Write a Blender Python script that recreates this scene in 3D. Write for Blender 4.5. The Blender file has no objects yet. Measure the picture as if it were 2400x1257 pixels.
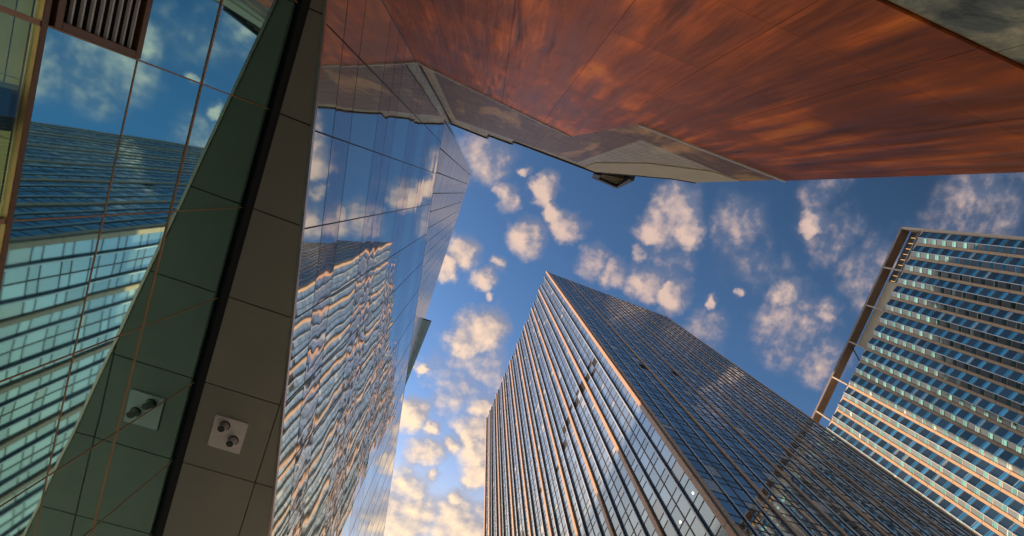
import bpy, bmesh, math, random
from mathutils import Vector, Matrix
random.seed(7)
S = bpy.context.scene
COL = S.collection
R = math.radians

# ------------------------------------------------------------------ camera
M = ((0.930718346625797, 0.34671169791644263, 0.11642318404012274),
     (-0.3617856762258319, 0.9194363633197126, 0.15410353105376645),
     (-0.05361421203338145, -0.18554722399787896, 0.981171617982665))   # columns: image right, image down, view axis (V, U, zenith axes)
cd = bpy.data.cameras.new('camera'); cam = bpy.data.objects.new('camera', cd); COL.objects.link(cam)
cd.sensor_width = 36.0; cd.lens = 14.0; cd.clip_start = 0.05; cd.clip_end = 5000
cam.matrix_world = Matrix(((M[0][0], -M[0][1], -M[0][2], 0), (M[1][0], -M[1][1], -M[1][2], 0),
                           (M[2][0], -M[2][1], -M[2][2], 0), (0, 0, 0, 1)))
S.camera = cam

def pix(P):
    c = [sum(M[i][k] * P[i] for i in range(3)) for k in range(3)]
    if c[2] < 0.05: return None
    return (1200 + 933.33 * c[0] / c[2], 628.5 + 933.33 * c[1] / c[2])

def shown(pts):
    """area a patch would take in the photo's frame (0 when outside): used to choose which repeats become parts"""
    q = [pix(p) for p in pts]
    if any(v is None for v in q): return 0.0
    cx = sum(v[0] for v in q) / len(q); cy = sum(v[1] for v in q) / len(q)
    if not (-40 < cx < 2440 and -40 < cy < 1297): return 0.0
    a = 0
    for i in range(len(q)):
        x0, y0 = q[i]; x1, y1 = q[(i + 1) % len(q)]; a += x0 * y1 - x1 * y0
    return abs(a) / 2

# ------------------------------------------------------------------ mesh helpers
class Frame:
    """a facade frame: u along the wall, z up, w out of the wall"""
    def __init__(s, o, t, n): s.o = Vector(o); s.t = Vector(t).normalized(); s.n = Vector(n).normalized()
    def p(s, u, z, w=0.0): v = s.o + s.t * u + s.n * w; return Vector((v.x, v.y, z))

class MB:
    def __init__(s): s.v = []; s.f = []; s.m = []; s.r = []
    def poly_prism(s, a, b, mi=0, rnd=None):
        """closed solid between two matching rings of points"""
        rnd = random.random() if rnd is None else rnd
        k = len(s.v); n = len(a); s.v += [tuple(p) for p in a] + [tuple(p) for p in b]
        fs = [tuple(range(k + n - 1, k - 1, -1)), tuple(range(k + n, k + 2 * n))]
        for i in range(n):
            j = (i + 1) % n; fs.append((k + i, k + j, k + n + j, k + n + i))
        s.f += fs; s.m += [mi] * len(fs); s.r += [rnd] * len(fs)
    def box(s, F, u0, u1, z0, z1, w0, w1, mi=0, rnd=None):
        s.poly_prism([F.p(u0, z0, w0), F.p(u1, z0, w0), F.p(u1, z1, w0), F.p(u0, z1, w0)],
                     [F.p(u0, z0, w1), F.p(u1, z0, w1), F.p(u1, z1, w1), F.p(u0, z1, w1)], mi, rnd)
    def plate(s, F, uz, w0, w1, mi=0, rnd=None):
        s.poly_prism([F.p(u, z, w0) for u, z in uz], [F.p(u, z, w1) for u, z in uz], mi, rnd)
    def post(s, F, uw, z0, z1, mi=0, rnd=None):
        s.poly_prism([F.p(u, z0, w) for u, w in uw], [F.p(u, z1, w) for u, w in uw], mi, rnd)
    def cyl(s, c, r0, r1, z0, z1, n=24, mi=0):
        A = [(c[0] + r0 * math.cos(2 * math.pi * i / n), c[1] + r0 * math.sin(2 * math.pi * i / n), z0) for i in range(n)]
        B = [(c[0] + r1 * math.cos(2 * math.pi * i / n), c[1] + r1 * math.sin(2 * math.pi * i / n), z1) for i in range(n)]
        s.poly_prism(A, B, mi)
    def build(s, name, mats, parent=None, label=None, stuff=False, bevel=0):
        me = bpy.data.meshes.new(name); me.from_pydata(s.v, [], s.f)
        for m in (mats if isinstance(mats, (list, tuple)) else [mats]): me.materials.append(m)
        me.polygons.foreach_set('material_index', s.m)
        at = me.attributes.new('rnd', 'FLOAT', 'FACE'); at.data.foreach_set('value', s.r)
        bm = bmesh.new(); bm.from_mesh(me); bmesh.ops.recalc_face_normals(bm, faces=bm.faces[:])
        bm.to_mesh(me); bm.free()
        o = bpy.data.objects.new(name, me); COL.objects.link(o)
        if parent: o.parent = parent
        if label: o['label'] = label
        if stuff: o['kind'] = 'stuff'
        if bevel:
            b = o.modifiers.new('edge', 'BEVEL'); b.width = bevel; b.segments = 2; b.limit_method = 'ANGLE'
        return o

def thing(name, label, cat, loc):
    o = bpy.data.objects.new(name, None); COL.objects.link(o); o.location = loc
    o['label'] = label; o['category'] = cat
    bpy.context.view_layer.update()
    return o

def keep_place(root):
    """parts are built in world coordinates; hang them under the Empty without moving them"""
    inv = Matrix.Translation(root.location).inverted()
    for c in root.children: c.matrix_parent_inverse = inv

def one(name, mats, parent, fn, **k):
    m = MB(); fn(m); return m.build(name, mats, parent, **k)

# ------------------------------------------------------------------ materials
class NT:
    def __init__(s, name):
        s.m = bpy.data.materials.new(name); s.m.use_nodes = True; s.t = s.m.node_tree; s.t.nodes.clear()
        s.out = s.n('ShaderNodeOutputMaterial'); s.b = s.n('ShaderNodeBsdfPrincipled'); s.l(s.b.outputs[0], s.out.inputs[0])
    def n(s, typ, **k):
        x = s.t.nodes.new(typ)
        for a, v in k.items(): setattr(x, a, v)
        return x
    def l(s, a, b): s.t.links.new(a, b)
    def put(s, sock, v):
        if hasattr(v, 'is_output'): s.l(v, sock)
        else: sock.default_value = v
    def math(s, op, *a, clamp=False):
        x = s.n('ShaderNodeMath', operation=op, use_clamp=clamp)
        for i, v in enumerate(a): s.put(x.inputs[i], v)
        return x.outputs[0]
    def vmath(s, op, *a):
        x = s.n('ShaderNodeVectorMath', operation=op)
        for i, v in enumerate(a):
            if op == 'SCALE' and i == 1: s.put(x.inputs['Scale'], v)
            else: s.put(x.inputs[i], v)
        return x.outputs['Value'] if op in ('DOT_PRODUCT', 'LENGTH', 'DISTANCE') else x.outputs[0]
    def noise(s, vec, scale, detail=3, rough=0.5, dist=0.0):
        x = s.n('ShaderNodeTexNoise'); s.put(x.inputs['Vector'], vec); s.put(x.inputs['Scale'], scale)
        x.inputs['Detail'].default_value = detail; x.inputs['Roughness'].default_value = rough; x.inputs['Distortion'].default_value = dist
        return x.outputs['Fac']
    def ramp(s, fac, stops):
        x = s.n('ShaderNodeValToRGB'); s.put(x.inputs[0], fac); cr = x.color_ramp
        while len(cr.elements) < len(stops): cr.elements.new(0.5)
        for e, (p, c) in zip(cr.elements, stops): e.position = p; e.color = (*c, 1) if len(c) == 3 else c
        return x.outputs[0]
    def mix(s, fac, a, b, mode='MIX'):
        x = s.n('ShaderNodeMix', data_type='RGBA', blend_type=mode); s.put(x.inputs[0], fac)
        s.put(x.inputs[6], (*a, 1) if isinstance(a, tuple) and len(a) == 3 else a)
        s.put(x.inputs[7], (*b, 1) if isinstance(b, tuple) and len(b) == 3 else b)
        return x.outputs[2]
    def pos(s): return s.n('ShaderNodeNewGeometry').outputs['Position']
    def rnd(s): return s.n('ShaderNodeAttribute', attribute_name='rnd').outputs['Fac']
    def bump(s, h, strength=1.0, dist=1.0):
        x = s.n('ShaderNodeBump'); s.put(x.inputs['Height'], h); x.inputs['Strength'].default_value = strength; x.inputs['Distance'].default_value = dist
        return x.outputs[0]

def wavy_glass(name, tint, wave=0.004, scale=0.9, tilt=0.004, rough=0.015, var=0.10, fine=0.0, stretch=(1, 1, 1), metal=1.0, blinds=0.0):
    """coated mirror glass: each pane sits at its own slight tilt and bows a little"""
    k = NT(name); P = k.pos(); r = k.rnd()
    off = k.vmath('SCALE', (37.1, 91.7, 53.3), r)
    Q = k.vmath('MULTIPLY', P, stretch)
    h = k.math('MULTIPLY', k.noise(k.vmath('ADD', Q, off), scale, 1.5, 0.45), wave)
    if fine: h = k.math('ADD', h, k.math('MULTIPLY', k.noise(k.vmath('ADD', Q, off), scale * 4.3, 1.0), fine))
    wn = k.n('ShaderNodeTexWhiteNoise', noise_dimensions='1D'); k.put(wn.inputs['W'], k.math('MULTIPLY', r, 917.0))
    d = k.vmath('DOT_PRODUCT', k.vmath('SUBTRACT', wn.outputs['Color'], (0.5, 0.5, 0.5)), P)
    h = k.math('ADD', h, k.math('MULTIPLY', d, tilt))
    k.put(k.b.inputs['Normal'], k.bump(h))
    g = k.math('ADD', k.math('MULTIPLY', k.math('SUBTRACT', r, 0.5), var * 2), 1.0)
    dirt = k.noise(k.vmath('MULTIPLY', P, (1.3, 1.3, 0.5)), 1.7, 5, 0.65)
    g = k.math('MULTIPLY', g, k.math('ADD', k.math('MULTIPLY', dirt, 0.16), 0.92))
    c = k.vmath('SCALE', tint, g)
    if blinds:      # some rooms have pale blinds drawn behind the pane
        bl = k.math('GREATER_THAN', wn.outputs['Value'], 1.0 - blinds)
        c = k.mix(k.math('MULTIPLY', bl, 0.6), c, (0.66, 0.62, 0.54))
        k.put(k.b.inputs['Metallic'], k.math('SUBTRACT', metal, k.math('MULTIPLY', bl, metal * 0.45)))
    else: k.b.inputs['Metallic'].default_value = metal
    k.put(k.b.inputs['Base Color'], c)
    k.put(k.b.inputs['Roughness'], k.math('ADD', k.math('MULTIPLY', dirt, 0.03), rough))
    return k.m

def plain(name, col, rough=0.6, metal=0.0, var=0.12, scale=3.0, bump=0.0, bscale=40.0, seam=None, streak=False, spec=0.5):
    k = NT(name); P = k.pos()
    V = k.vmath('MULTIPLY', P, (1, 1, 0.25)) if streak else P
    f = k.noise(V, scale, 6, 0.62)
    r = k.rnd()
    g = k.math('ADD', k.math('MULTIPLY', k.math('SUBTRACT', f, 0.5), var * 4), 1.0)
    g = k.math('MULTIPLY', g, k.math('ADD', k.math('MULTIPLY', k.math('SUBTRACT', r, 0.5), var), 1.0))
    if seam:
        z = k.n('ShaderNodeSeparateXYZ'); k.l(P, z.inputs[0])
        fr = k.math('FRACT', k.math('DIVIDE', k.math('ADD', z.outputs[2], 50.0 * seam[0] + seam[1]), seam[0]))
        line = k.math('GREATER_THAN', fr, seam[2])
        g = k.math('MULTIPLY', g, k.math('ADD', k.math('MULTIPLY', line, 0.7), 0.3))
    k.put(k.b.inputs['Base Color'], k.vmath('SCALE', col, g))
    k.b.inputs['Roughness'].default_value = rough; k.b.inputs['Metallic'].default_value = metal
    k.b.inputs['Specular IOR Level'].default_value = spec
    if bump: k.put(k.b.inputs['Normal'], k.bump(k.math('MULTIPLY', k.noise(P, bscale, 4), bump)))
    return k.m

def emit(name, col, s):
    k = NT(name); k.b.inputs['Base Color'].default_value = (0.8, 0.7, 0.5, 1)
    k.b.inputs['Emission Color'].default_value = (*col, 1); k.b.inputs['Emission Strength'].default_value = s
    return k.m

def copper_sheet():
    k = NT('copper_reflection_streaks'); P = k.pos(); r = k.rnd()
    V = k.vmath('MULTIPLY', P, (2.4, 1.0, 0.40))
    warp = k.noise(k.vmath('MULTIPLY', P, (0.9, 1, 0.6)), 0.8, 2)
    V = k.vmath('ADD', V, k.vmath('SCALE', (0.35, 0.0, 0.25), warp))
    a = k.noise(V, 1.25, 3, 0.45, 0.25)
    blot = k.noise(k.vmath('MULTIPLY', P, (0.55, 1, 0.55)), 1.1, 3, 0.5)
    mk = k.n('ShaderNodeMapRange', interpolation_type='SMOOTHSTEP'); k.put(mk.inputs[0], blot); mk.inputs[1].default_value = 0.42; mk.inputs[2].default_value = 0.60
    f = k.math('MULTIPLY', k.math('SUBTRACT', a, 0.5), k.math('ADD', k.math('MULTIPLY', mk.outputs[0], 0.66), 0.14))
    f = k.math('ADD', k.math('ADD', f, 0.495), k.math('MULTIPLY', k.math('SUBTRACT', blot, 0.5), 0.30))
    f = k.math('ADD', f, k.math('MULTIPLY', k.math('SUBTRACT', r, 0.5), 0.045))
    c = k.ramp(f, [(0.37, (0.25, 0.075, 0.036)), (0.48, (0.45, 0.115, 0.038)), (0.57, (0.76, 0.180, 0.040)), (0.66, (1.0, 0.27, 0.045)), (0.74, (1.0, 0.36, 0.06))])  # brighter stops paint warm reflected light into the copper as orange streaks
    k.put(k.b.inputs['Base Color'], c)
    k.b.inputs['Metallic'].default_value = 0.7; k.b.inputs['Specular IOR Level'].default_value = 0.2
    k.put(k.b.inputs['Roughness'], k.math('ADD', k.math('MULTIPLY', a, 0.20), 0.30))
    h = k.math('ADD', k.math('MULTIPLY', a, 0.05), k.math('MULTIPLY', k.noise(V, 4.2, 2), 0.008))
    h = k.math('ADD', h, k.math('MULTIPLY', k.noise(P, 160, 2), 0.0006))
    wn = k.n('ShaderNodeTexWhiteNoise', noise_dimensions='1D'); k.put(wn.inputs['W'], k.math('MULTIPLY', r, 917.0))
    d = k.vmath('DOT_PRODUCT', k.vmath('SUBTRACT', wn.outputs['Color'], (0.5, 0.5, 0.5)), P)
    k.put(k.b.inputs['Normal'], k.bump(k.math('ADD', h, k.math('MULTIPLY', d, 0.015))))
    return k.m

def mosaic(name, c0, c1, c2, metal, rough, tile=(2.6, 9.0), bow=0.02, spec=0.45):
    """narrow stone / bronze strips in running courses"""
    k = NT(name); P = k.pos()
    sx = k.n('ShaderNodeSeparateXYZ'); k.l(P, sx.inputs[0])
    cb = k.n('ShaderNodeCombineXYZ'); k.l(sx.outputs[0], cb.inputs[0]); k.l(sx.outputs[2], cb.inputs[1])
    b = k.n('ShaderNodeTexBrick'); k.l(cb.outputs[0], b.inputs['Vector'])
    b.inputs['Scale'].default_value = 1.0; b.inputs['Brick Width'].default_value = tile[0]; b.inputs['Row Height'].default_value = tile[1]
    b.inputs['Mortar Size'].default_value = 0.012; b.inputs['Bias'].default_value = 0.0
    b.inputs['Color1'].default_value = (*c0, 1); b.inputs['Color2'].default_value = (*c1, 1); b.inputs['Mortar'].default_value = (c0[0] * 0.3, c0[1] * 0.3, c0[2] * 0.3, 1)
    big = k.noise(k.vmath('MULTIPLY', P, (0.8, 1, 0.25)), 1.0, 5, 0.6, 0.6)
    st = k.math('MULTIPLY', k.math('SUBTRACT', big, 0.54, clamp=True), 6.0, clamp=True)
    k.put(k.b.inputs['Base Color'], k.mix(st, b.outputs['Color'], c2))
    k.b.inputs['Metallic'].default_value = metal; k.b.inputs['Roughness'].default_value = rough; k.b.inputs['Specular IOR Level'].default_value = spec
    h = k.math('ADD', k.math('MULTIPLY', b.outputs['Fac'], -0.006), k.math('MULTIPLY', big, bow))
    h = k.math('ADD', h, k.math('MULTIPLY', k.noise(P, 22, 3), 0.004))
    k.put(k.b.inputs['Normal'], k.bump(h))
    return k.m

def marble():
    k = NT('dark_marble'); P = k.pos()
    w = k.noise(P, 0.9, 6, 0.6, 1.2)
    n1 = k.noise(k.vmath('ADD', P, k.vmath('SCALE', (1.2, 1.2, 1.2), w)), 0.55, 3, 0.5, 0.5)
    vein = k.math('SUBTRACT', 1.0, k.math('MULTIPLY', k.math('ABSOLUTE', k.math('SUBTRACT', n1, 0.5)), 130.0), clamp=True)
    cloud = k.noise(P, 1.6, 6, 0.65, 0.8)
    c = k.ramp(cloud, [(0.38, (0.11, 0.13, 0.12)), (0.50, (0.26, 0.29, 0.24)), (0.58, (0.48, 0.48, 0.34)), (0.67, (0.85, 0.77, 0.5))])
    k.put(k.b.inputs['Base Color'], k.mix(vein, c, (0.50, 0.50, 0.45)))
    k.b.inputs['Roughness'].default_value = 0.12
    return k.m

def clear_glass():
    k = NT('clear_glass'); tr = k.n('ShaderNodeBsdfTransparent'); tr.inputs[0].default_value = (0.75, 0.85, 0.80, 1)
    gl = k.n('ShaderNodeBsdfGlossy'); gl.inputs['Roughness'].default_value = 0.01; gl.inputs['Color'].default_value = (0.6, 0.85, 0.9, 1)
    ms = k.n('ShaderNodeMixShader'); ms.inputs[0].default_value = 0.10; k.l(tr.outputs[0], ms.inputs[1]); k.l(gl.outputs[0], ms.inputs[2])
    k.l(ms.outputs[0], k.out.inputs[0])
    return k.m

mt = {}
mt['core'] = plain('shadow_gap', (0.012, 0.012, 0.013), 0.7)
mt['w1'] = wavy_glass('blue_mirror_glass', (0.44, 0.84, 0.80), 0.0045, 0.7, 0.0025, 0.01, 0.02, stretch=(1, 1, 0.5))
mt['vis'] = wavy_glass('teal_mirror_glass', (0.70, 0.80, 0.75), 0.006, 0.62, 0.010, 0.012, 0.04, metal=0.86)
mt['spn'] = wavy_glass('grey_mirror_glass', (0.67, 0.69, 0.69), 0.006, 1.25, 0.010, 0.012, 0.06, metal=0.82)
mt['gup'] = wavy_glass('pale_mirror_glass', (0.80, 0.84, 0.86), 0.003, 0.9, 0.004, 0.22, 0.06, metal=0.45)
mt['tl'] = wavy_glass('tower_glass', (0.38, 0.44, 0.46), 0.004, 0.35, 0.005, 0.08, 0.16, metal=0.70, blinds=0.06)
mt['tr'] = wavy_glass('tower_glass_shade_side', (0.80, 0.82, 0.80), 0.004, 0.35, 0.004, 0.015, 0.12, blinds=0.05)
mt['bronze'] = plain('bronze_metal', (0.30, 0.17, 0.10), 0.38, 0.8, 0.10, 4)
mt['bronzel'] = plain('bronze_bar_orange_glint', (0.62, 0.35, 0.20), 0.4, 0.3, 0.10, 4)  # bronze with the orange glint of the sunlit tower put into its colour
mt['darkmetal'] = plain('dark_metal', (0.05, 0.05, 0.052), 0.4, 0.5)
mt['trim'] = plain('pale_metal_trim', (0.62, 0.52, 0.47), 0.25, 0.9)
mt['soffit'] = plain('soffit_panel', (0.38, 0.385, 0.32), 0.42, 0.0, 0.10, 0.9, 0.0003, 120)
mt['plate'] = plain('white_enamel_plate', (0.93, 0.90, 0.86), 0.45, 0, 0.05, 2.0)
mt['lens'] = plain('lens_and_shadow_black', (0.015, 0.012, 0.012), 0.15)
mt['lampcase'] = plain('lamp_casing', (0.55, 0.50, 0.46), 0.35, 0.3)
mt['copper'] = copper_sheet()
mt['band'] = mosaic('bronze_strip_cladding', (0.46, 0.27, 0.17), (0.21, 0.12, 0.078), (0.92, 0.52, 0.20), 0.35, 0.42, (0.62, 0.085), 0.03, 0.16)  # golden streak colour paints warm reflections into the bronze strips
mt['pale'] = mosaic('pale_stone_cladding', (0.88, 0.76, 0.56), (0.60, 0.51, 0.37), (0.92, 0.74, 0.48), 0.0, 0.42, (0.40, 0.09), 0.02)
mt['smooth'] = plain('smooth_grey_stone', (0.76, 0.68, 0.52), 0.7, 0.0, 0.12, 1.3, streak=True, spec=0.15)
mt['marble'] = marble()
mt['roofdark'] = plain('dark_roof_trim', (0.07, 0.062, 0.05), 0.5, 0.3, 0.2, 4)
mt['slat'] = plain('brass_slat', (0.45, 0.34, 0.16), 0.4, 0.7)
mt['pil'] = plain('tower_pilaster_cladding', (0.62, 0.37, 0.215), 0.45, 0.15, 0.07, 0.8, seam=(5.36, 0.35, 0.012))
mt['pilr'] = mt['pil']
mt['fin'] = plain('white_metal_fin', (0.72, 0.68, 0.64), 0.3, 0.35, 0.06, 1.0)
mt['mull'] = plain('tower_mullion', (0.20, 0.15, 0.12), 0.4, 0.4)
mt['open'] = plain('open_vent', (0.01, 0.01, 0.012), 0.9)
mt['stone'] = plain('hotel_stone', (0.50, 0.33, 0.205), 0.6, 0.0, 0.10, 0.6, seam=(3.2, 0.4, 0.02))
mt['frame'] = plain('hotel_frame_stone', (0.45, 0.36, 0.29), 0.6, 0.0, 0.10, 0.5)
mt['crown'] = plain('hotel_crown_metal', (0.24, 0.19, 0.17), 0.5, 0.2, 0.1, 0.5)
mt['soff2'] = plain('hotel_crown_soffit', (0.26, 0.16, 0.09), 0.6, 0.0, 0.1, 0.6)
mt['conc'] = plain('hotel_concrete', (0.52, 0.46, 0.37), 0.7, 0.0, 0.16, 0.25)
mt['navy'] = wavy_glass('navy_panel_glass', (0.095, 0.135, 0.145), 0.010, 0.4, 0.006, 0.05, 0.22, metal=0.75)  # dark bay facet: its dimmer sky reflection is put into the tint
mt['greyp'] = wavy_glass('grey_panel_glass', (0.22, 0.25, 0.27), 0.010, 0.4, 0.006, 0.10, 0.15, metal=0.66)  # paler bay facet: brighter reflection put into the tint; also penthouse glazing
mt['cyan'] = wavy_glass('cyan_window_glass', (0.28, 0.58, 0.56), 0.006, 0.5, 0.012, 0.03, 0.30, blinds=0.15)
mt['hmull'] = plain('hotel_mullion', (0.42, 0.26, 0.16), 0.45, 0.3)
mt['rail'] = plain('hotel_rail', (0.75, 0.73, 0.70), 0.4, 0.3)
mt['lampw'] = emit('warm_lamp', (1.0, 0.45, 0.12), 0.55)
mt['spot'] = emit('ceiling_spot', (1.0, 0.85, 0.5), 9.0)
mt['spotr'] = emit('orange_spot', (1.0, 0.40, 0.10), 5.0)
mt['clear'] = clear_glass()
mt['olive'] = plain('olive_interior_wall', (0.42, 0.40, 0.21), 0.7)
mt['intblue'] = plain('pale_blue_column', (0.36, 0.50, 0.56), 0.6)
mt['pale2'] = plain('ceiling_grid', (0.72, 0.70, 0.55), 0.6)
mt['roomfill'] = emit('room_fill_glow', (1.0, 0.95, 0.62), 2.4)
mt['ground'] = plain('paving', (0.70, 0.66, 0.60), 0.8, 0, 0.2, 1.2)

GZ = -1.6                       # street level; the lens is at the origin, 1.6 m up
# ------------------------------------------------------------------ ground
g = MB(); g.poly_prism([(-1500, -1500, GZ - 1), (1500, -1500, GZ - 1), (1500, 1500, GZ - 1), (-1500, 1500, GZ - 1)],
                       [(-1500, -1500, GZ), (1500, -1500, GZ), (1500, 1500, GZ), (-1500, 1500, GZ)])
go = g.build('ground', mt['ground']); go['kind'] = 'structure'; go['label'] = 'grey stone paving under all the towers'; go['category'] = 'ground'

def clip(poly, a, b, c):
    """keep the part of a 2-D polygon where a*x + b*y <= c"""
    out = []
    for i in range(len(poly)):
        p, q = poly[i], poly[(i + 1) % len(poly)]
        dp, dq = a * p[0] + b * p[1] - c, a * q[0] + b * q[1] - c
        if dp <= 0: out.append(p)
        if (dp < 0 < dq) or (dq < 0 < dp):
            s = dp / (dp - dq); out.append((p[0] + (q[0] - p[0]) * s, p[1] + (q[1] - p[1]) * s))
    return out
def clip_convex(poly, region):
    """region counter-clockwise convex"""
    for i in range(len(region)):
        p, q = region[i], region[(i + 1) % len(region)]
        ex, ey = q[0] - p[0], q[1] - p[1]
        poly = clip(poly, ey, -ex, ey * p[0] - ex * p[1])
        if len(poly) < 3: return []
    return poly

def spread(cands, limit, name, mats, parent):
    """cands: (weight, fn(mb)); the largest become parts, the rest one 'stuff' part"""
    cands.sort(key=lambda c: -c[0]); rest = MB()
    for i, (w, fn, extra) in enumerate(cands):
        if i < limit and w > 0:
            o = one(name, mats, parent, fn)
            if extra: extra(o)
        else: fn(rest)
    if rest.f: rest.build(name, mats, parent, stuff=True)

# ================================================================== 1. glass building beside the camera
gb = thing('glass_building', 'mirror glass building at the left with grey overhanging soffit and tilted reflecting facade', 'building', (-3.5, 3, GZ))
HS = 6.5
AZF = R(80.0)
FF = Frame((-2.7765, 0.4896, 0), (math.cos(AZF), math.sin(AZF), 0), (math.sin(AZF), -math.cos(AZF), 0))
FL = 62.0                                           # length of the facade
T0 = -3.36                                          # where it meets the copper building
def ftop(u):                                        # the parapet rises slowly to the south
    u = max(u, 0.0)
    return 20.45 + min(u, 40) * 0.118
# --- W1: lower mirror wall under the soffit, plane x = -3.47 facing +X
W1 = Frame((-3.47, 0, 0), (0, 1, 0), (1, 0, 0))
ys = [0.05 + 1.535 * k for k in range(-2, 12)]
zs = [3.39, 4.165, 5.0, HS]
one('wall_backing', mt['core'], gb, lambda m: (m.box(W1, -3.0, ys[-1], 3.36, HS - 0.003, -0.075, -0.06), m.box(W1, -3.0, ys[-1], GZ, 0.9, -0.4, -0.06)))
for i in range(len(ys) - 1):
    for j in range(3):
        if i == 1 and j == 0: continue                # the louvred vent sits here
        if ys[i] < -1.6 and j == 0: pass
        one('glass_pane', mt['w1'], gb, lambda m: m.box(W1, ys[i] + 0.008, ys[i + 1] - 0.008, zs[j] + 0.006, zs[j + 1] - 0.006, -0.05, 0.0))
for i in range(len(ys) - 1):
    one('lower_pane', mt['clear'], gb, lambda m: m.box(W1, ys[i] + 0.02, ys[i + 1] - 0.02, 0.95, 3.34, -0.04, -0.01), label='clear pane showing an olive room behind')
for y in ys[1:-1]:
    one('mullion', mt['bronzel'], gb, lambda m: (m.box(W1, y - 0.007, y + 0.007, 3.39, HS - 0.11, -0.055, 0.006), m.box(W1, y - 0.02, y + 0.02, 0.9, 3.344, -0.05, 0.010)))
for z, hw, pr in ((4.165, 0.006, 0.005), (5.0, 0.010, 0.010)):
    for k in range(1, len(ys) - 1):
        if z < 4.5 and k == 1: continue
        one('transom', mt['bronzel'], gb, lambda m: m.box(W1, ys[k] + 0.0075, ys[k + 1] - 0.0075, z - hw, z + hw, -0.055, pr))
one('sill_frame', mt['bronze'], gb, lambda m: (m.box(W1, -3.0, ys[-1], 3.345, 3.388, -0.05, 0.02)), bevel=0.006)
one('rear_wall', mt['w1'], gb, lambda m: m.box(W1, ys[-1] + 0.01, 60, GZ, HS + 0.06, -26.0, -20.0))
one('end_wall', mt['smooth'], gb, lambda m: m.box(W1, -3.3, -3.01, GZ, HS - 0.003, -6.0, -0.01))
# vent
vent = one('louvre_vent', mt['bronze'], gb, lambda m: (
    m.box(W1, ys[1] + 0.012, ys[2] - 0.012, 3.418, 3.47, -0.04, 0.03), m.box(W1, ys[1] + 0.012, ys[2] - 0.012, 4.105, 4.16, -0.04, 0.03),
    m.box(W1, ys[1] + 0.012, ys[1] + 0.07, 3.471, 4.104, -0.04, 0.03), m.box(W1, ys[2] - 0.07, ys[2] - 0.012, 3.471, 4.104, -0.04, 0.03)), bevel=0.004)
vb = one('vent_backing', mt['open'], vent, lambda m: m.box(W1, ys[1] + 0.071, ys[2] - 0.071, 3.471, 4.104, -0.055, -0.05))
for k in range(8):
    z = 3.55 + 0.0735 * k
    one('slat', mt['plate'], vent, lambda m: m.box(W1, ys[1] + 0.071, ys[2] - 0.071, z - 0.007, z + 0.007, -0.02, 0.004))
# room behind the lower panes
room = Frame((-5.4, 0, 0), (0, 1, 0), (1, 0, 0))
def room_wall(m):
    for k in range(9):
        for j in range(-1, 9): m.box(room, -3 + 1.9 * k, -3 + 1.9 * k + 1.88, GZ + 0.62 * j + 0.62, GZ + 0.62 * j + 1.22, -0.1, 0.0)
one('room_wall', mt['olive'], gb, room_wall)
one('room_ceiling', mt['pale2'], gb, lambda m: m.box(room, -3.0, ys[-1], 4.43, 4.45, 0.0, 1.85))
def ctiles(m):
    for k in range(24):
        for j in range(3): m.box(room, -2.95 + 0.6 * k, -2.95 + 0.6 * k + 0.588, 4.40, 4.4295, 0.03 + 0.6 * j, 0.618 + 0.6 * j)
one('ceiling_tile', mt['olive'], gb, ctiles)
for y in (0.62, 2.75): one('room_column', mt['intblue'], gb, lambda m: m.box(room, y, y + 0.34, GZ, 4.3995, 1.30, 1.57))
for y in (-0.7, 1.4, 3.5): one('room_fill_box', mt['roomfill'], gb, lambda m: m.box(room, y, y + 1.6, 1.1, 1.16, 0.1, 0.7))  # unseen glowing boxes added below the panes to brighten the room
# --- soffit
def lineF(x):  # y on the facade's base line for a given x
    return 0.4896 + (x + 2.7765) * math.tan(AZF)
nx, ny = math.sin(AZF), -math.cos(AZF); dF = nx * -2.7765 + ny * 0.4896
sy = [-3.05, -1.5, 0.05, 1.57, 3.09, 4.67, 6.27, 7.87, 9.47, 11.07, 12.67, 14.27, 15.87, 17.47, 19.07, 20.67, 22.27]
sx = [-3.37, -2.108, -0.85, 0.40]
cand = []
for i in range(len(sy) - 1):
    for j in range(len(sx) - 1):
        p = [(sx[j] + 0.010, sy[i] + 0.010), (sx[j + 1] - 0.010, sy[i] + 0.010), (sx[j + 1] - 0.010, sy[i + 1] - 0.010), (sx[j] + 0.010, sy[i + 1] - 0.010)]
        p = clip(p, nx, ny, dF - 0.035)
        if len(p) < 3: continue
        one('soffit_panel', mt['soffit'], gb, lambda m: m.poly_prism([(x, y, HS) for x, y in p], [(x, y, HS + 0.05) for x, y in p]))
# dark core of the overhanging volume
FT = FF.p
def fcore(m):
    us = [T0, 0.0, 8, 16, 24, 32, 40, FL]
    for a, b in zip(us[:-1], us[1:]):
        A = [FT(a, HS + 0.07, -0.09), FT(b, HS + 0.07, -0.09), FT(b, HS + 0.07, -14), FT(a, HS + 0.07, -14)]
        B = [FT(a, ftop(a) - 0.06, -0.09), FT(b, ftop(b) - 0.06, -0.09), FT(b, ftop(b) - 0.06, -14), FT(a, ftop(a) - 0.06, -14)]
        m.poly_prism(A, B)
one('floor_core', mt['core'], gb, fcore)
one('soffit_edge_trim', mt['trim'], gb, lambda m: m.box(FF, T0, FL, HS - 0.012, HS + 0.055, -0.03, 0.012))
one('soffit_edge_channel', mt['darkmetal'], gb, lambda m: m.box(FF, T0, FL, HS + 0.004, HS + 0.05, -0.045, -0.0305))
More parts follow.
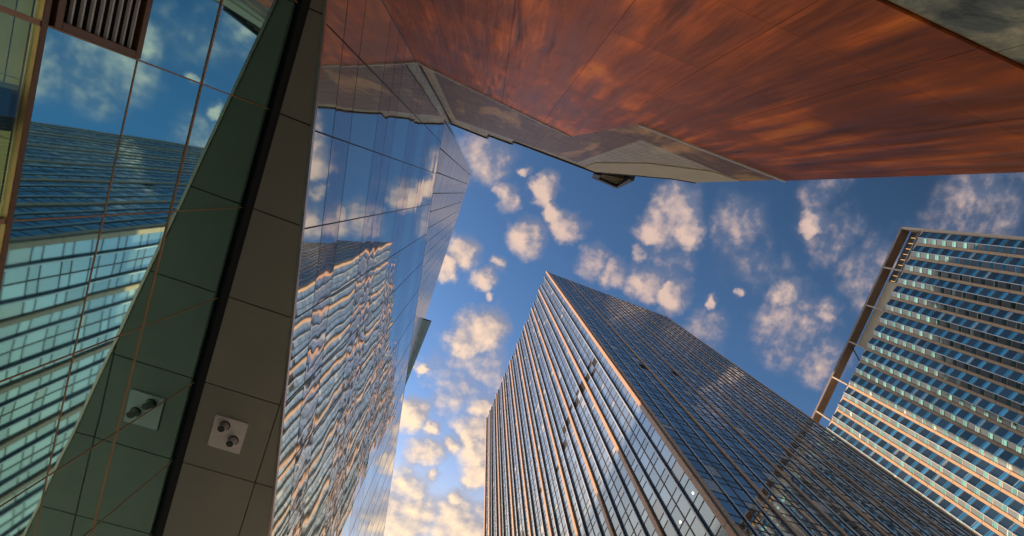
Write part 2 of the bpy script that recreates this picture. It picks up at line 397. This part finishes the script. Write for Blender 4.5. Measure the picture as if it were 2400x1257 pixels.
# downlight plate
pl = one('downlight_plate', mt['plate'], gb, lambda m: m.poly_prism([(x, y, HS - 0.02) for x, y in ((-3.05, 5.175), (-2.505, 5.175), (-2.505, 5.795), (-3.05, 5.795))],
                                                                      [(x, y, HS - 0.001) for x, y in ((-3.05, 5.175), (-2.505, 5.175), (-2.505, 5.795), (-3.05, 5.795))]), bevel=0.003)
for c in ((-2.855, 5.325), (-2.655, 5.555)):
    l = one('lamp_housing', mt['lampcase'], pl, lambda m: (m.cyl(c, 0.066, 0.072, HS - 0.125, HS - 0.0205)), bevel=0.004)
    lens = one('lamp_lens', mt['lens'], pl, lambda m: m.cyl(c, 0.058, 0.058, HS - 0.131, HS - 0.1255))
    for sx_, sy_ in ((-3.03, 5.195), (-2.525, 5.195), (-2.525, 5.775), (-3.03, 5.775)):
        if c[0] < -2.8: one('screw', mt['darkmetal'], pl, lambda m: m.cyl((sx_, sy_), 0.006, 0.006, HS - 0.024, HS - 0.0203, 10))
    ring = one('lamp_shadow_ring', mt['lens'], pl, lambda m: m.cyl(c, 0.088, 0.088, HS - 0.026, HS - 0.0203))  # raised dark disc standing in for the shadow around the lamp base
# --- F: the mirror facade
rows = [6.56, 7.27, 8.08, 9.70, 10.51, 11.29, 12.90, 13.68, 14.46, 16.0, 16.78, 17.55, 19.09, 19.75]
kind = ['v', 's', 'v', 's', 's', 'v', 's', 's', 'v', 's', 's', 'v', 's', 's']
cols = [T0 + 0.0] + [-1.93 + 1.535 * k for k in range(0, 42)]
cols = [u for u in cols if u < FL]
cv, cs_ = [], []
for i in range(len(cols) - 1):
    a, b = cols[i] + 0.014, cols[i + 1] - 0.014
    for j, z0 in enumerate(rows):
        last = j == len(rows) - 1
        z1a, z1b = (ftop(a), ftop(b)) if last else (rows[j + 1],) * 2
        big = kind[j] == 'v' and j > 0
        gz = 0.011
        q = [(a, z0 + gz), (b, z0 + gz), (b, z1b - gz), (a, z1a - gz)]
        rr = random.random()
        fn = (lambda m, q=q, rr=rr: m.plate(FF, q, -0.05, 0.0, 0, rr))
        (cv if kind[j] == 'v' else cs_).append((shown([FT(u, z) for u, z in q]), fn, None))
spread(cv, 100, 'vision_panel', mt['vis'], gb)
spread(cs_, 100, 'spandrel_panel', mt['spn'], gb)
# raised joint covers between the columns of panels
for u in cols[1:24]:
    one('joint_cover', mt['darkmetal'], gb, lambda m: m.box(FF, u - 0.013, u + 0.013, HS + 0.06, ftop(u) - 0.01, -0.04, 0.004))
one('corner_post', mt['darkmetal'], gb, lambda m: m.box(FF, T0 - 0.02, T0 + 0.07, HS - 0.05, 23.4, -0.1, 0.02))
one('parapet_cap', mt['darkmetal'], gb, lambda m: [m.poly_prism([FT(a, ftop(a), -0.09), FT(b, ftop(b), -0.09), FT(b, ftop(b), 0.004), FT(a, ftop(a), 0.004)],
     [FT(a, ftop(a) + 0.03, -0.09), FT(b, ftop(b) + 0.03, -0.09), FT(b, ftop(b) + 0.03, 0.004), FT(a, ftop(a) + 0.03, 0.004)]) for a, b in ((T0 + 0.1, 0), (0, 40), (40, FL))])
# --- G: upper volume, turned back to the street grid
AZG = R(88.0)
FG = Frame((-3.2229, 0.0, 0), (math.cos(AZG), math.sin(AZG), 0), (math.sin(AZG), -math.cos(AZG), 0))
GT = 56.2; GL = 100.0
def gend(z): return -2.75 + (z - 20) * (1.32 / 36.2)
one('upper_core', mt['core'], gb, lambda m: m.poly_prism([FG.p(gend(20), 20.0, -0.08), FG.p(GL, 20.0, -0.08), FG.p(GL, 20.0, -30), FG.p(gend(20), 20.0, -30)],
    [FG.p(gend(GT), GT - 0.05, -0.08), FG.p(GL, GT - 0.05, -0.08), FG.p(GL, GT - 0.05, -30), FG.p(gend(GT), GT - 0.05, -30)]))
grow = []
z = 20.0
while z < GT - 0.3:
    grow += [z, z + 0.75, z + 1.35]; z += 3.15
grow = [q for q in grow if q < GT - 0.3] + [GT]
gcol = [0.04 + 1.235 * k for k in range(-3, 80)]
cg = []
for j in range(len(grow) - 1):
    z0, z1 = grow[j] + 0.025, grow[j + 1] - 0.025
    for i in range(len(gcol) - 1):
        a, b = gcol[i] + 0.028, gcol[i + 1] - 0.028
        if b < gend(z0) + 0.1: continue
        a0, a1 = max(a, gend(z0) + 0.02), max(a, gend(z1) + 0.02)
        if b - a1 < 0.03: continue
        q = [(a0, z0), (b, z0), (b, z1), (a1, z1)]; rr = random.random()
        w = shown([FG.p(u, zz) for u, zz in q])
        if b > 24: w = 0
        cg.append((w, lambda m, q=q, rr=rr: m.plate(FG, q, -0.05, 0.0, 0, rr), None))
spread(cg, 100, 'upper_panel', mt['gup'], gb)
# roof canopy that juts out past the upper volume
KZ = 53.5; ks = KZ / 56.0
kp = [(-3.9 * ks, 20.45 * ks), (-1.53 * ks, 20.4 * ks), (-1.99 * ks, 36.0 * ks), (-2.6 * ks, 36.0 * ks)]
can = one('roof_canopy', mt['core'], gb, lambda m: m.poly_prism([(x, y, KZ + 0.05) for x, y in kp], [(x, y, KZ + 0.5) for x, y in kp]))
def canopy_panels(m):
    reg = kp if True else None
    for i in range(-1, 12):
        for j in range(5):
            x0, y0 = -3.9 + 0.62 * j, 19.0 + 1.4 * i
            p = [(x0 + 0.012, y0 + 0.012), (x0 + 0.608, y0 + 0.012), (x0 + 0.608, y0 + 1.388), (x0 + 0.012, y0 + 1.388)]
            p = clip_convex(p, kp)
            if len(p) >= 3: m.poly_prism([(x, y, KZ) for x, y in p], [(x, y, KZ + 0.049) for x, y in p])
one('canopy_soffit', plain('canopy_panel', (0.45, 0.72, 0.82), 0.35, 0.0, 0.05, 0.6), can, canopy_panels)
one('canopy_edge', mt['trim'], can, lambda m: m.poly_prism([(kp[1][0], kp[1][1], KZ - 0.01), (kp[1][0] + 0.05, kp[1][1], KZ - 0.01), (kp[2][0] + 0.05, kp[2][1], KZ - 0.01), (kp[2][0], kp[2][1], KZ - 0.01)],
    [(kp[1][0], kp[1][1], KZ + 0.52), (kp[1][0] + 0.05, kp[1][1], KZ + 0.52), (kp[2][0] + 0.05, kp[2][1], KZ + 0.52), (kp[2][0], kp[2][1], KZ + 0.52)]))

# ================================================================== 2. copper building behind the camera
cb = thing('copper_building', 'copper clad building above the camera with bronze strips, pale stone and dark marble base', 'building', (2, -8, GZ))
n = Vector((0.026, 1, 0)).normalized()
FC = Frame(n * -2.9, (n.y, -n.x, 0), n)
roofline = [(-3.38, 23.9), (-1.25, 24.2), (-1.12, 22.85), (0.22, 22.75), (0.26, 21.6), (4.84, 21.5), (5.9, 17.6), (6.2, 16.55), (6.48, 15.5), (6.98, 14.6), (7.06, GZ)]
one('stone_body', mt['pale'], cb, lambda m: m.plate(FC, [(-3.38, GZ)] + roofline, -12.0, -0.02))
copL = [(-3.36, 3.87), (2.93, 3.87), (2.93, 10.2), (2.07, 14.7), (-3.36, 12.68)]
copR = [(2.93, 3.87), (7.08, 3.87), (7.02, 10.03), (2.93, 10.2)]
cx_ = [-3.58 + 1.5 * k for k in range(0, 8)]; cx_[-1] = 7.2
cz_ = [3.15, 4.77, 6.39, 8.02, 9.65, 11.28, 12.91, 14.54, 16.2]
for i in range(len(cx_) - 1):
    for j in range(len(cz_) - 1):
        cell = [(cx_[i] + 0.003, cz_[j] + 0.002), (cx_[i + 1] - 0.003, cz_[j] + 0.002), (cx_[i + 1] - 0.003, cz_[j + 1] - 0.002), (cx_[i] + 0.003, cz_[j + 1] - 0.002)]
        for reg in ((copL, copR) if cx_[i] < 2.93 < cx_[i + 1] else ((copL,) if cx_[i] < 2.0 else (copR,))):
            p = clip_convex(cell, reg)
            if len(p) >= 3:
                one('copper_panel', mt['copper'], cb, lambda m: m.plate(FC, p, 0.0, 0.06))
one('panel_backing', mt['bronze'], cb, lambda m: (m.plate(FC, [(a, b - 0.02 if b > 5 else b + 0.0) for a, b in copL], -0.015, -0.001), m.plate(FC, [(a + 0.01 if a < 3 else a - 0.02, b - 0.03 if b > 5 else b) for a, b in copR], -0.014, -0.002)))
def edge_bar(m, a, b, w0, w1, th):
    d = Vector((b[0] - a[0], b[1] - a[1])).normalized(); q = Vector((-d.y, d.x)) * th
    m.plate(FC, [a, b, (b[0] + q.x, b[1] + q.y), (a[0] + q.x, a[1] + q.y)], w0, w1)
for a, b in (((-3.36, 12.685), (2.07, 14.705)), ((2.935, 10.205), (7.02, 10.035))):
    one('copper_edge_trim', mt['plate'], cb, lambda m: edge_bar(m, a, b, -0.015, 0.10, 0.06))
# bronze strip cladding above the copper
bandL = [(-2.85, 12.92), (2.05, 14.75), (2.96, 10.28), (3.58, 10.26), (3.60, 20.35), (-2.88, 21.5)]
bandR = [(3.585, 10.25), (7.03, 10.10), (7.03, 11.93), (3.585, 11.75)]
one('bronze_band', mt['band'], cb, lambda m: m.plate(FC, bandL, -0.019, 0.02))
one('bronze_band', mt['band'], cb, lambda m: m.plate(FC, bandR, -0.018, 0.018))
one('smooth_stone_panel', mt['smooth'], cb, lambda m: m.plate(FC, [(5.0, 14.5), (6.2, 12.2), (7.02, 12.02), (6.96, 14.55), (6.46, 15.45), (6.17, 16.5), (5.87, 17.5), (4.85, 21.35), (4.2, 21.3), (4.1, 18.6)], -0.018, 0.012), label='smooth grey stone with faint streaks')
one('roof_coping', mt['roofdark'], cb, lambda m: [edge_bar(m, a, b, -0.6, 0.06, 0.10) for a, b in zip(roofline[:5], roofline[1:6])])
one('roof_coping', mt['roofdark'], cb, lambda m: [edge_bar(m, b, a, -0.6, 0.03, -0.05) for a, b in zip(roofline[5:9], roofline[6:10])])
# roof hood with brass louvres
def hood(m):
    m.plate(FC, [(4.86, 21.62), (5.3, 23.56), (5.62, 23.4), (5.22, 21.3)], -1.5, 0.10)
    m.plate(FC, [(5.3, 23.57), (7.1, 24.12), (6.86, 23.45), (5.55, 22.95)], -1.5, 0.10)
    m.plate(FC, [(7.1, 24.11), (6.2, 18.95), (5.95, 18.9), (6.84, 23.43)], -1.5, 0.10)
hd = one('roof_hood', mt['roofdark'], cb, hood)
one('hood_backing', mt['open'], hd, lambda m: m.plate(FC, [(5.2, 21.3), (5.6, 23.0), (6.85, 23.5), (5.97, 18.9)], -1.4, -0.5))
for k in range(4):
    t = 0.12 + 0.24 * k
    a = (5.25 + 0.33 * t, 21.4 + 1.5 * t); b = (6.05 + 0.75 * t, 20.1 + 3.3 * t)
    one('hood_slat', mt['slat'], hd, lambda m: edge_bar(m, a, b, -0.3, -0.02, 0.08))
one('marble_base', mt['marble'], cb, lambda m: [m.plate(FC, [(a + 0.004, z0 + 0.004), (b - 0.004, z0 + 0.004), (b - 0.004, z1 - 0.004), (a + 0.004, z1 - 0.004)], -0.019, 0.03)
    for a, b in ((-3.36, -0.9), (-0.9, 1.6), (1.6, 4.1), (4.1, 7.1)) for z0, z1 in ((GZ, 1.2), (1.2, 3.86))])

# ================================================================== 3. central tower
tw = thing('office_tower', 'central office tower with vertical fins and tan sunlit pilasters, its right face in shade', 'tower', (49, 46, GZ))
TX, TY, TX1, TY1, TH = 26.9, 17.5, 72.0, 75.2, 130.0
FTL = Frame((TX, 0, 0), (0, 1, 0), (-1, 0, 0))
FTR = Frame((0, TY, 0), (1, 0, 0), (0, -1, 0))
one('tower_core', mt['core'], tw, lambda m: m.box(Frame((TX, TY, 0), (1, 0, 0), (0, 1, 0)), 0.08, TX1 - TX - 0.1, GZ, TH - 0.2, 0.08, TY1 - TY - 0.1))
trans = []
def tower_face(F, c0, c1, centers, half, glass, pilm, dp, openings):
    # c0 is the corner coordinate, c1 the far end; pilasters at centers
    fins, mulls, strips = [], [], []
    edges = centers
    for a, b in zip(edges[:-1], edges[1:]):
        lo, hi = a + half, b - half
        if hi - lo < 1: continue
        full = hi - lo
        f1, f2, mm = lo + full * 0.25, lo + full * 0.75, lo + full * 0.5
        if full > 4:
            fins += [f1, f2]; mulls.append(mm); strips += [(lo, f1), (f1, mm), (mm, f2), (f2, hi)]
        else:
            mulls.append((lo + hi) / 2); strips += [(lo, (lo + hi) / 2), ((lo + hi) / 2, hi)]
    for c in centers:
        one('pilaster', pilm, tw, lambda m: (m.box(F, c - half + 0.1, c + half - 0.1, GZ, TH + 0.5, -0.05, 0.28 * dp), ))
        one('pilaster_reveal', mt['mull'], tw, lambda m: (m.box(F, c - half + 0.01, c - half + 0.098, GZ, TH + 0.1, -0.05, 0.10), m.box(F, c + half - 0.098, c + half - 0.01, GZ, TH + 0.1, -0.05, 0.10)))
    for f in fins:
        one('fin', mt['fin'], tw, lambda m: m.box(F, f - 0.075, f + 0.075, GZ, TH + 0.15, 0.20 * dp, 0.32 * dp))
        one('fin_web', mt['darkmetal'], tw, lambda m: m.box(F, f - 0.07, f + 0.07, GZ, TH + 0.1, -0.05, 0.1995 * dp))
    for f in mulls: one('mullion', mt['mull'], tw, lambda m: m.box(F, f - 0.045, f + 0.045, GZ, TH + 0.05, -0.05, 0.07))
    zz = []; k = 0
    z = 27.0 - 2.68 * 11
    while z < TH - 0.5: zz.append(z); z += 2.68
    c = []
    for z in zz:
        for (a, b) in strips:
            for (z0, z1) in ((z, z + 0.92), (z + 0.92, min(z + 2.68, TH))):
                if z1 - z0 < 0.3 or z0 < GZ: continue
                mid = (a + b) / 2
                op = openings and any(abs(mid - oy) < 0.85 and z0 < oz < z1 for oy, oz in openings)
                q = [(a + 0.05, z0 + 0.05), (b - 0.05, z0 + 0.05), (b - 0.05, z1 - 0.05), (a + 0.05, z1 - 0.05)]
                rr = random.random()
                mi = 1 if op else 0
                c.append((shown([F.p(u, w) for u, w in q]), lambda m, q=q, rr=rr, mi=mi: m.plate(F, q, -0.03, 0.0, mi, rr), None))
    lo_, hi_ = min(centers[0], centers[-1]) - half + 0.02, centers[-1] + half - 0.02
    trans.extend((shown([F.p(lo_, h, 0), F.p(hi_, h, 0), F.p(hi_, h + 0.3, 0), F.p(lo_, h + 0.3, 0)]) if h > 0 else 0,
                  lambda m, h=h: m.box(F, lo_, hi_, h - 0.03, h + 0.03, -0.04, 0.04), None) for z in zz for h in (z, z + 0.92))
    return c
openings = [(21.3, 64.7), (20.1, 63.7), (22.6, 64.2), (24.9, 64.9), (21.6, 62.7), (26.4, 65.1), (26.1, 63.1), (28.4, 63.5), (30.0, 64.7), (31.4, 62.8), (30.9, 61.3), (33.5, 63.9), (35.5, 61.7), (38.3, 59.8), (45, 62), (54, 61)]
cl = [17.62] + [17.62 + 6.75 * k for k in range(1, 9)] + [74.78]
cr = [27.36] + [27.36 + 7.35 * k for k in range(1, 6)] + [71.55]
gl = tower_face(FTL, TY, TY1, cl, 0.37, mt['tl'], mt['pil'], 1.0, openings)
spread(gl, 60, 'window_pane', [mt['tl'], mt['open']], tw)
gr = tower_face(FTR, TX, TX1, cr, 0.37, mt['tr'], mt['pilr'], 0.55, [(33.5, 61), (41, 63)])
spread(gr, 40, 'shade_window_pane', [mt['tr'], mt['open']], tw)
spread(trans, 100, 'transom', mt['mull'], tw)
one('roof_parapet', mt['darkmetal'], tw, lambda m: (m.box(FTL, TY + 0.1, TY1, TH - 0.001, TH + 0.35, -0.3, -0.051), m.box(FTR, TX + 0.32, TX1, TH - 0.001, TH + 0.35, -0.3, -0.052)))
for y, z in ((18.63, 31.15), (21.64, 30.92)):
    one('ceiling_spot', mt['spot'], tw, lambda m: m.poly_prism([FTL.p(y + 0.075 * math.cos(i * math.pi / 6), z + 0.075 * math.sin(i * math.pi / 6), 0.002) for i in range(12)],
        [FTL.p(y + 0.075 * math.cos(i * math.pi / 6), z + 0.075 * math.sin(i * math.pi / 6), 0.03) for i in range(12)]))

# ================================================================== 4. hotel tower at the right
ht = thing('hotel_tower', 'hotel tower at the right with folded bays between stone strips and an open roof frame', 'tower', (120, 0, GZ))
tR = Vector((0.0745, 0.99722, 0)).normalized()
FR = Frame((104.55, -31.11, 0), tR, (-tR.y, tR.x, 0))
RH, RF, RL = 100.0, 94.3, 68.0
PITCH = 3.633
one('hotel_core', mt['core'], ht, lambda m: m.box(FR, 0.6, RL, GZ, RF - 0.05, -24.0, -0.3))
piers = [1.15 + PITCH * k - 1.0 for k in range(0, 19)]          # left edge of each stone strip
wc = []
for k, u in enumerate(piers):
    one('stone_strip', mt['stone'], ht, lambda m: m.box(FR, u, u + 0.62, GZ, RF, -0.3, 0.12))
    a, b = u + 0.63, u + PITCH - 0.01
    if k == len(piers) - 1: break
    rg = a + (b - a) * 0.58
    bay = one('folded_bay', [mt['navy'], mt['greyp'], mt['hmull']], ht, lambda m: (  # folded glass bay: both facets and their glazing bars, floor by floor
        [ (m.post(FR, [(a + 0.01, 0.002), (a + 0.01, 0.05), (rg - 0.06, 0.64), (rg - 0.06, 0.59)], z0 - 0.035, z0 + 0.0185, 2),
        m.post(FR, [(rg + 0.06, 0.59), (rg + 0.06, 0.64), (b - 0.01, 0.06), (b - 0.01, 0.004)], z0 - 0.035, z0 + 0.0185, 2)) for z0 in [RF - 2.12 * (i + 1) for i in range(45)]],
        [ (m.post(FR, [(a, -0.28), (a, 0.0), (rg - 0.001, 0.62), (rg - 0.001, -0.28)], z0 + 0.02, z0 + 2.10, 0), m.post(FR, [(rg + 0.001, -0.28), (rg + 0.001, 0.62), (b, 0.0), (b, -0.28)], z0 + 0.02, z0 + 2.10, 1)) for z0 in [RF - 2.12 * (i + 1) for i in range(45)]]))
    one('ridge_rail', mt['rail'], ht, lambda m: m.box(FR, rg - 0.055, rg + 0.055, GZ, RF + 0.05, 0.60, 0.74))
    for i in range(45):
        z0 = RF - 2.12 * (i + 1)
        if z0 < 5: continue
        za, zb, zc, zd = z0 + 0.10, z0 + 0.56, z0 + 0.64, z0 + 0.80
        def win(m, a=a, b=b, rg=rg, za=za, zb=zb, zc=zc, zd=zd):
            for p, q in ((za, zb), (zc, zd)):
                m.post(FR, [(a + 0.05, 0.012), (a + 0.05, 0.032), (rg - 0.10, 0.616), (rg - 0.10, 0.596)], p, q)
                m.post(FR, [(rg + 0.10, 0.590), (rg + 0.10, 0.592), (b - 0.05, 0.042), (b - 0.05, 0.030)], p, q)
        wc.append((shown([FR.p(a, za), FR.p(b, za), FR.p(b, zd), FR.p(a, zd)]), win, None))
spread(wc, 100, 'window', mt['cyan'], ht)
# crown frame
one('crown_beam', mt['crown'], ht, lambda m: m.box(FR, 0.0, RL, 99.45, RH, -0.3, 0.25))
one('crown_soffit', mt['soff2'], ht, lambda m: m.box(FR, 0.62, RL, 99.5, 99.9, -2.2, -0.301))
one('end_frame', mt['frame'], ht, lambda m: m.box(FR, 0.0, 0.62, GZ, 99.449, -24.0, 0.25))
one('roof_edge_band', mt['frame'], ht, lambda m: m.box(FR, 0.63, RL, RF - 0.04, RF + 0.32, -0.6, 0.10))
for k in range(0, 19, 3):
    if k == 0: continue
    one('crown_post', mt['frame'], ht, lambda m: m.box(FR, piers[k] + 0.10, piers[k] + 0.48, RF + 0.321, 99.449, -0.6, 0.30))
one('penthouse_wall', mt['greyp'], ht, lambda m: m.box(FR, 0.63, piers[6] * 0.66, RF + 0.0, 99.24, -6.0, -2.5), label='glazed penthouse wall behind the crown frame')
pu = piers[6] * 0.66
one('penthouse_floor_line', mt['rail'], ht, lambda m: [m.box(FR, 0.8, pu, h, h + 0.10, -2.49, -2.43) for h in (95.6, 97.4)])
for k in range(1, 10):
    u = 0.6 + k * pu / 9.6
    one('penthouse_lamp', mt['lampw'], ht, lambda m: m.box(FR, u, u + 0.10, 97.5, 98.6, -2.485, -2.40))
one('concrete_wall', mt['conc'], ht, lambda m: m.box(FR, pu + 0.01, 33.4, RF + 0.0, 99.24, -6.0, -2.4))
one('roof_plant_wall', mt['conc'], ht, lambda m: m.box(FR, 38.0, RL, RF + 0.33, 95.2, -8.0, -0.9))
one('brace', mt['darkmetal'], ht, lambda m: m.plate(FR, [(34.2, 99.2), (34.5, 99.2), (37.6, 95.0), (37.3, 95.0)], -1.2, -1.0))

for r_ in (gb, cb, tw, ht): keep_place(r_)

# ------------------------------------------------------------------ sky and sun
SUN_AZ = Vector((-0.487, 0.873)); SUN_EL = R(11.4)
sd = Vector((SUN_AZ.x * math.cos(SUN_EL), SUN_AZ.y * math.cos(SUN_EL), math.sin(SUN_EL))).normalized()
ld = bpy.data.lights.new('sun', 'SUN'); lo = bpy.data.objects.new('sun', ld); COL.objects.link(lo)
ld.energy = 4.0; ld.angle = R(0.5); ld.color = (1.0, 0.74, 0.52)
lo.rotation_euler = (-sd).to_track_quat('-Z', 'Y').to_euler(); lo.location = (-200, 350, 120)

W = bpy.data.worlds.new('World'); S.world = W; W.use_nodes = True
k = NT.__new__(NT); k.t = W.node_tree; k.t.nodes.clear()
out = k.n('ShaderNodeOutputWorld')
sky = k.n('ShaderNodeTexSky', sky_type='NISHITA'); sky.sun_disc = False; sky.sun_elevation = SUN_EL
sky.sun_rotation = math.atan2(SUN_AZ.x, SUN_AZ.y); sky.air_density = 1.0; sky.dust_density = 1.2; sky.ozone_density = 1.6; sky.altitude = 0
D = k.n('ShaderNodeTexCoord').outputs['Generated']
sp = k.n('ShaderNodeSeparateXYZ'); k.l(D, sp.inputs[0])
zc = k.math('MAXIMUM', sp.outputs[2], 0.06)
cbn = k.n('ShaderNodeCombineXYZ'); k.l(k.math('DIVIDE', sp.outputs[0], zc), cbn.inputs[0]); k.l(k.math('DIVIDE', sp.outputs[1], zc), cbn.inputs[1])
p = cbn.outputs[0]
CL = [(-0.045, -0.077, 0.053, 0.55), (0.048, -0.002, 0.038, 0.75), (0.126, -0.057, 0.04, 0.95), (0.063, -0.079, 0.017, 0.7), (0.125, 0.069, 0.054, 0.9), (0.211, 0.007, 0.046, 0.95), (0.168, -0.011, 0.03, 0.85), (0.46, -0.124, 0.073, 1), (0.445, -0.077, 0.067, 0.95), (0.505, -0.094, 0.05, 0.95), (0.622, -0.163, 0.054, 0.4), (0.813, -0.236, 0.041, 0.9), (0.865, -0.232, 0.064, 0.5), (0.798, -0.313, 0.051, 0.4), (1.222, -0.442, 0.119, 0.4), (-0.015, 0.162, 0.05, 1), (-0.037, 0.206, 0.039, 0.95), (0.058, 0.212, 0.038, 0.95), (0.079, 0.16, 0.024, 0.8), (0.088, 0.245, 0.016, 0.8), (0.308, 0.066, 0.051, 0.65), (0.373, 0.075, 0.043, 0.75), (0.462, 0.066, 0.06, 0.85), (0.548, 0.073, 0.054, 0.95), (0.418, 0.01, 0.027, 0.6), (0.648, 0.052, 0.021, 0.85), (0.674, 0.145, 0.051, 0.5), (0.708, -0.001, 0.017, 0.6), (0.834, -0.036, 0.051, 0.75), (0.907, 0.034, 0.087, 0.55), (0.965, -0.034, 0.044, 0.8), (1.035, -0.174, 0.085, 0.42), (1.035, 0.086, 0.061, 0.55), (0.108, 0.346, 0.072, 1), (0.074, 0.384, 0.052, 0.95), (-0.007, 0.492, 0.023, 1), (0.12, 0.476, 0.096, 0.5), (0.009, 0.625, 0.053, 1), (0.082, 0.643, 0.029, 0.85), (0.185, 0.62, 0.065, 1), (0.219, 0.678, 0.076, 1), (0.084, 0.722, 0.056, 0.85), (0.139, 0.68, 0.035, 0.95), (0.074, 0.856, 0.08, 0.8), (0.201, 0.839, 0.036, 1), (0.125, 0.784, 0.025, 0.9), (0.25, 0.745, 0.059, 1), (0.099, 0.95, 0.119, 0.95), (0.256, 0.92, 0.121, 1), (0.187, 0.558, 0.052, 0.85), (0.486, -0.004, 0.057, 0.45), (0.75, -0.092, 0.059, 0.3), (1.104, -0.3, 0.072, 0.3)]
# ragged edges: push the lookup point around with two scales of noise
def nvec(v, scale, amt, det=2):
    x = k.n('ShaderNodeTexNoise'); k.put(x.inputs['Vector'], v); x.inputs['Scale'].default_value = scale; x.inputs['Detail'].default_value = det; x.inputs['Roughness'].default_value = 0.6
    return k.vmath('SCALE', k.vmath('SUBTRACT', x.outputs['Color'], (0.5, 0.5, 0.5)), amt)
pw = k.vmath('ADD', p, k.vmath('ADD', nvec(p, 9.0, 0.06, 3), nvec(p, 34.0, 0.035, 4)))
def cover(v):
    acc = None
    for x, y, r, a in CL:
        if a < 0.6: r *= 1.45; a *= 1.15
        d = k.vmath('DISTANCE', v, (x, y, 0.0))
        mr = k.n('ShaderNodeMapRange', interpolation_type='SMOOTHSTEP'); k.put(mr.inputs[0], d)
        mr.inputs[1].default_value = r * 1.6; mr.inputs[2].default_value = r * 0.25; mr.inputs[3].default_value = 0.0; mr.inputs[4].default_value = a
        acc = mr.outputs[0] if acc is None else k.math('MAXIMUM', acc, mr.outputs[0])
    return acc
acc = cover(pw); acc2 = cover(k.vmath('ADD', pw, (-0.012, 0.020, 0)))
n1 = k.noise(p, 10.0, 8, 0.56); n2 = k.noise(k.vmath('ADD', p, (-0.010, 0.018, 0)), 10.0, 8, 0.56)
veil = k.math('MULTIPLY', k.math('SUBTRACT', k.noise(p, 2.2, 5, 0.6), 0.50, clamp=True), 0.9)
dd = k.math('ADD', acc, k.math('MULTIPLY', k.math('SUBTRACT', n1, 0.5), 1.35))
dd = k.math('MULTIPLY', k.math('SUBTRACT', dd, 0.04), k.math('MULTIPLY', acc, 3.0, clamp=True))
dens = k.math('ADD', dd, veil, clamp=True)
mrd = k.n('ShaderNodeMapRange', interpolation_type='SMOOTHSTEP'); k.put(mrd.inputs[0], dens); mrd.inputs[1].default_value = 0.02; mrd.inputs[2].default_value = 0.95; mrd.inputs[4].default_value = 0.95
dens = mrd.outputs[0]
lit = k.math('ADD', k.math('MULTIPLY', k.math('SUBTRACT', n1, n2), 3.4), k.math('MULTIPLY', k.math('SUBTRACT', acc, acc2), 1.6))
lit = k.math('ADD', lit, k.math('ADD', k.math('MULTIPLY', k.math('POWER', dens, 2.0), 0.50), 0.06), clamp=True)
sunw = k.math('POWER', k.math('MAXIMUM', k.vmath('DOT_PRODUCT', D, tuple(sd)), 0.0), 1.6)
CG = 1.0
lit_col = k.mix(sunw, (3.7, 2.65, 2.2), (8.2, 6.2, 3.7))
shade_col = k.mix(sunw, (0.95, 1.05, 1.5), (3.4, 3.0, 2.9))
ccol = k.mix(lit, shade_col, lit_col)
hs = k.n('ShaderNodeHueSaturation'); k.l(sky.outputs[0], hs.inputs['Color']); hs.inputs['Saturation'].default_value = 1.22; hs.inputs['Hue'].default_value = 0.507
hs.inputs['Value'].default_value = 1.25
dotm = k.n('ShaderNodeMapRange'); k.put(dotm.inputs[0], k.vmath('DOT_PRODUCT', D, tuple(sd))); dotm.inputs[1].default_value = -0.45; dotm.inputs[2].default_value = 0.75; dotm.inputs[3].default_value = 0.29; dotm.inputs[4].default_value = 1.95
skyc = k.vmath('SCALE', hs.outputs[0], dotm.outputs[0])
lowz = k.n('ShaderNodeMapRange', interpolation_type='SMOOTHSTEP'); k.put(lowz.inputs[0], sp.outputs[2]); lowz.inputs[1].default_value = 0.91; lowz.inputs[2].default_value = 0.60
glow = k.math('MULTIPLY', lowz.outputs[0], k.math('MULTIPLY', sunw, 1.25, clamp=True), clamp=True)
skyc = k.mix(glow, skyc, (5.6, 4.9, 3.9))
fin = k.mix(dens, skyc, ccol)
bg = k.n('ShaderNodeBackground'); k.l(fin, bg.inputs[0]); bg.inputs[1].default_value = 0.085
k.l(bg.outputs[0], out.inputs[0])

# ------------------------------------------------------------------ render settings
S.view_settings.view_transform = 'Standard'; S.view_settings.look = 'None'; S.view_settings.gamma = 1.0; S.view_settings.use_curve_mapping = False
S.view_settings.exposure = 1.3
S.cycles.max_bounces = 8; S.cycles.glossy_bounces = 6; S.cycles.diffuse_bounces = 3; S.cycles.transparent_max_bounces = 6; S.cycles.caustics_reflective = False
S.cycles.use_denoising = True; S.cycles.sample_clamp_indirect = 6.0
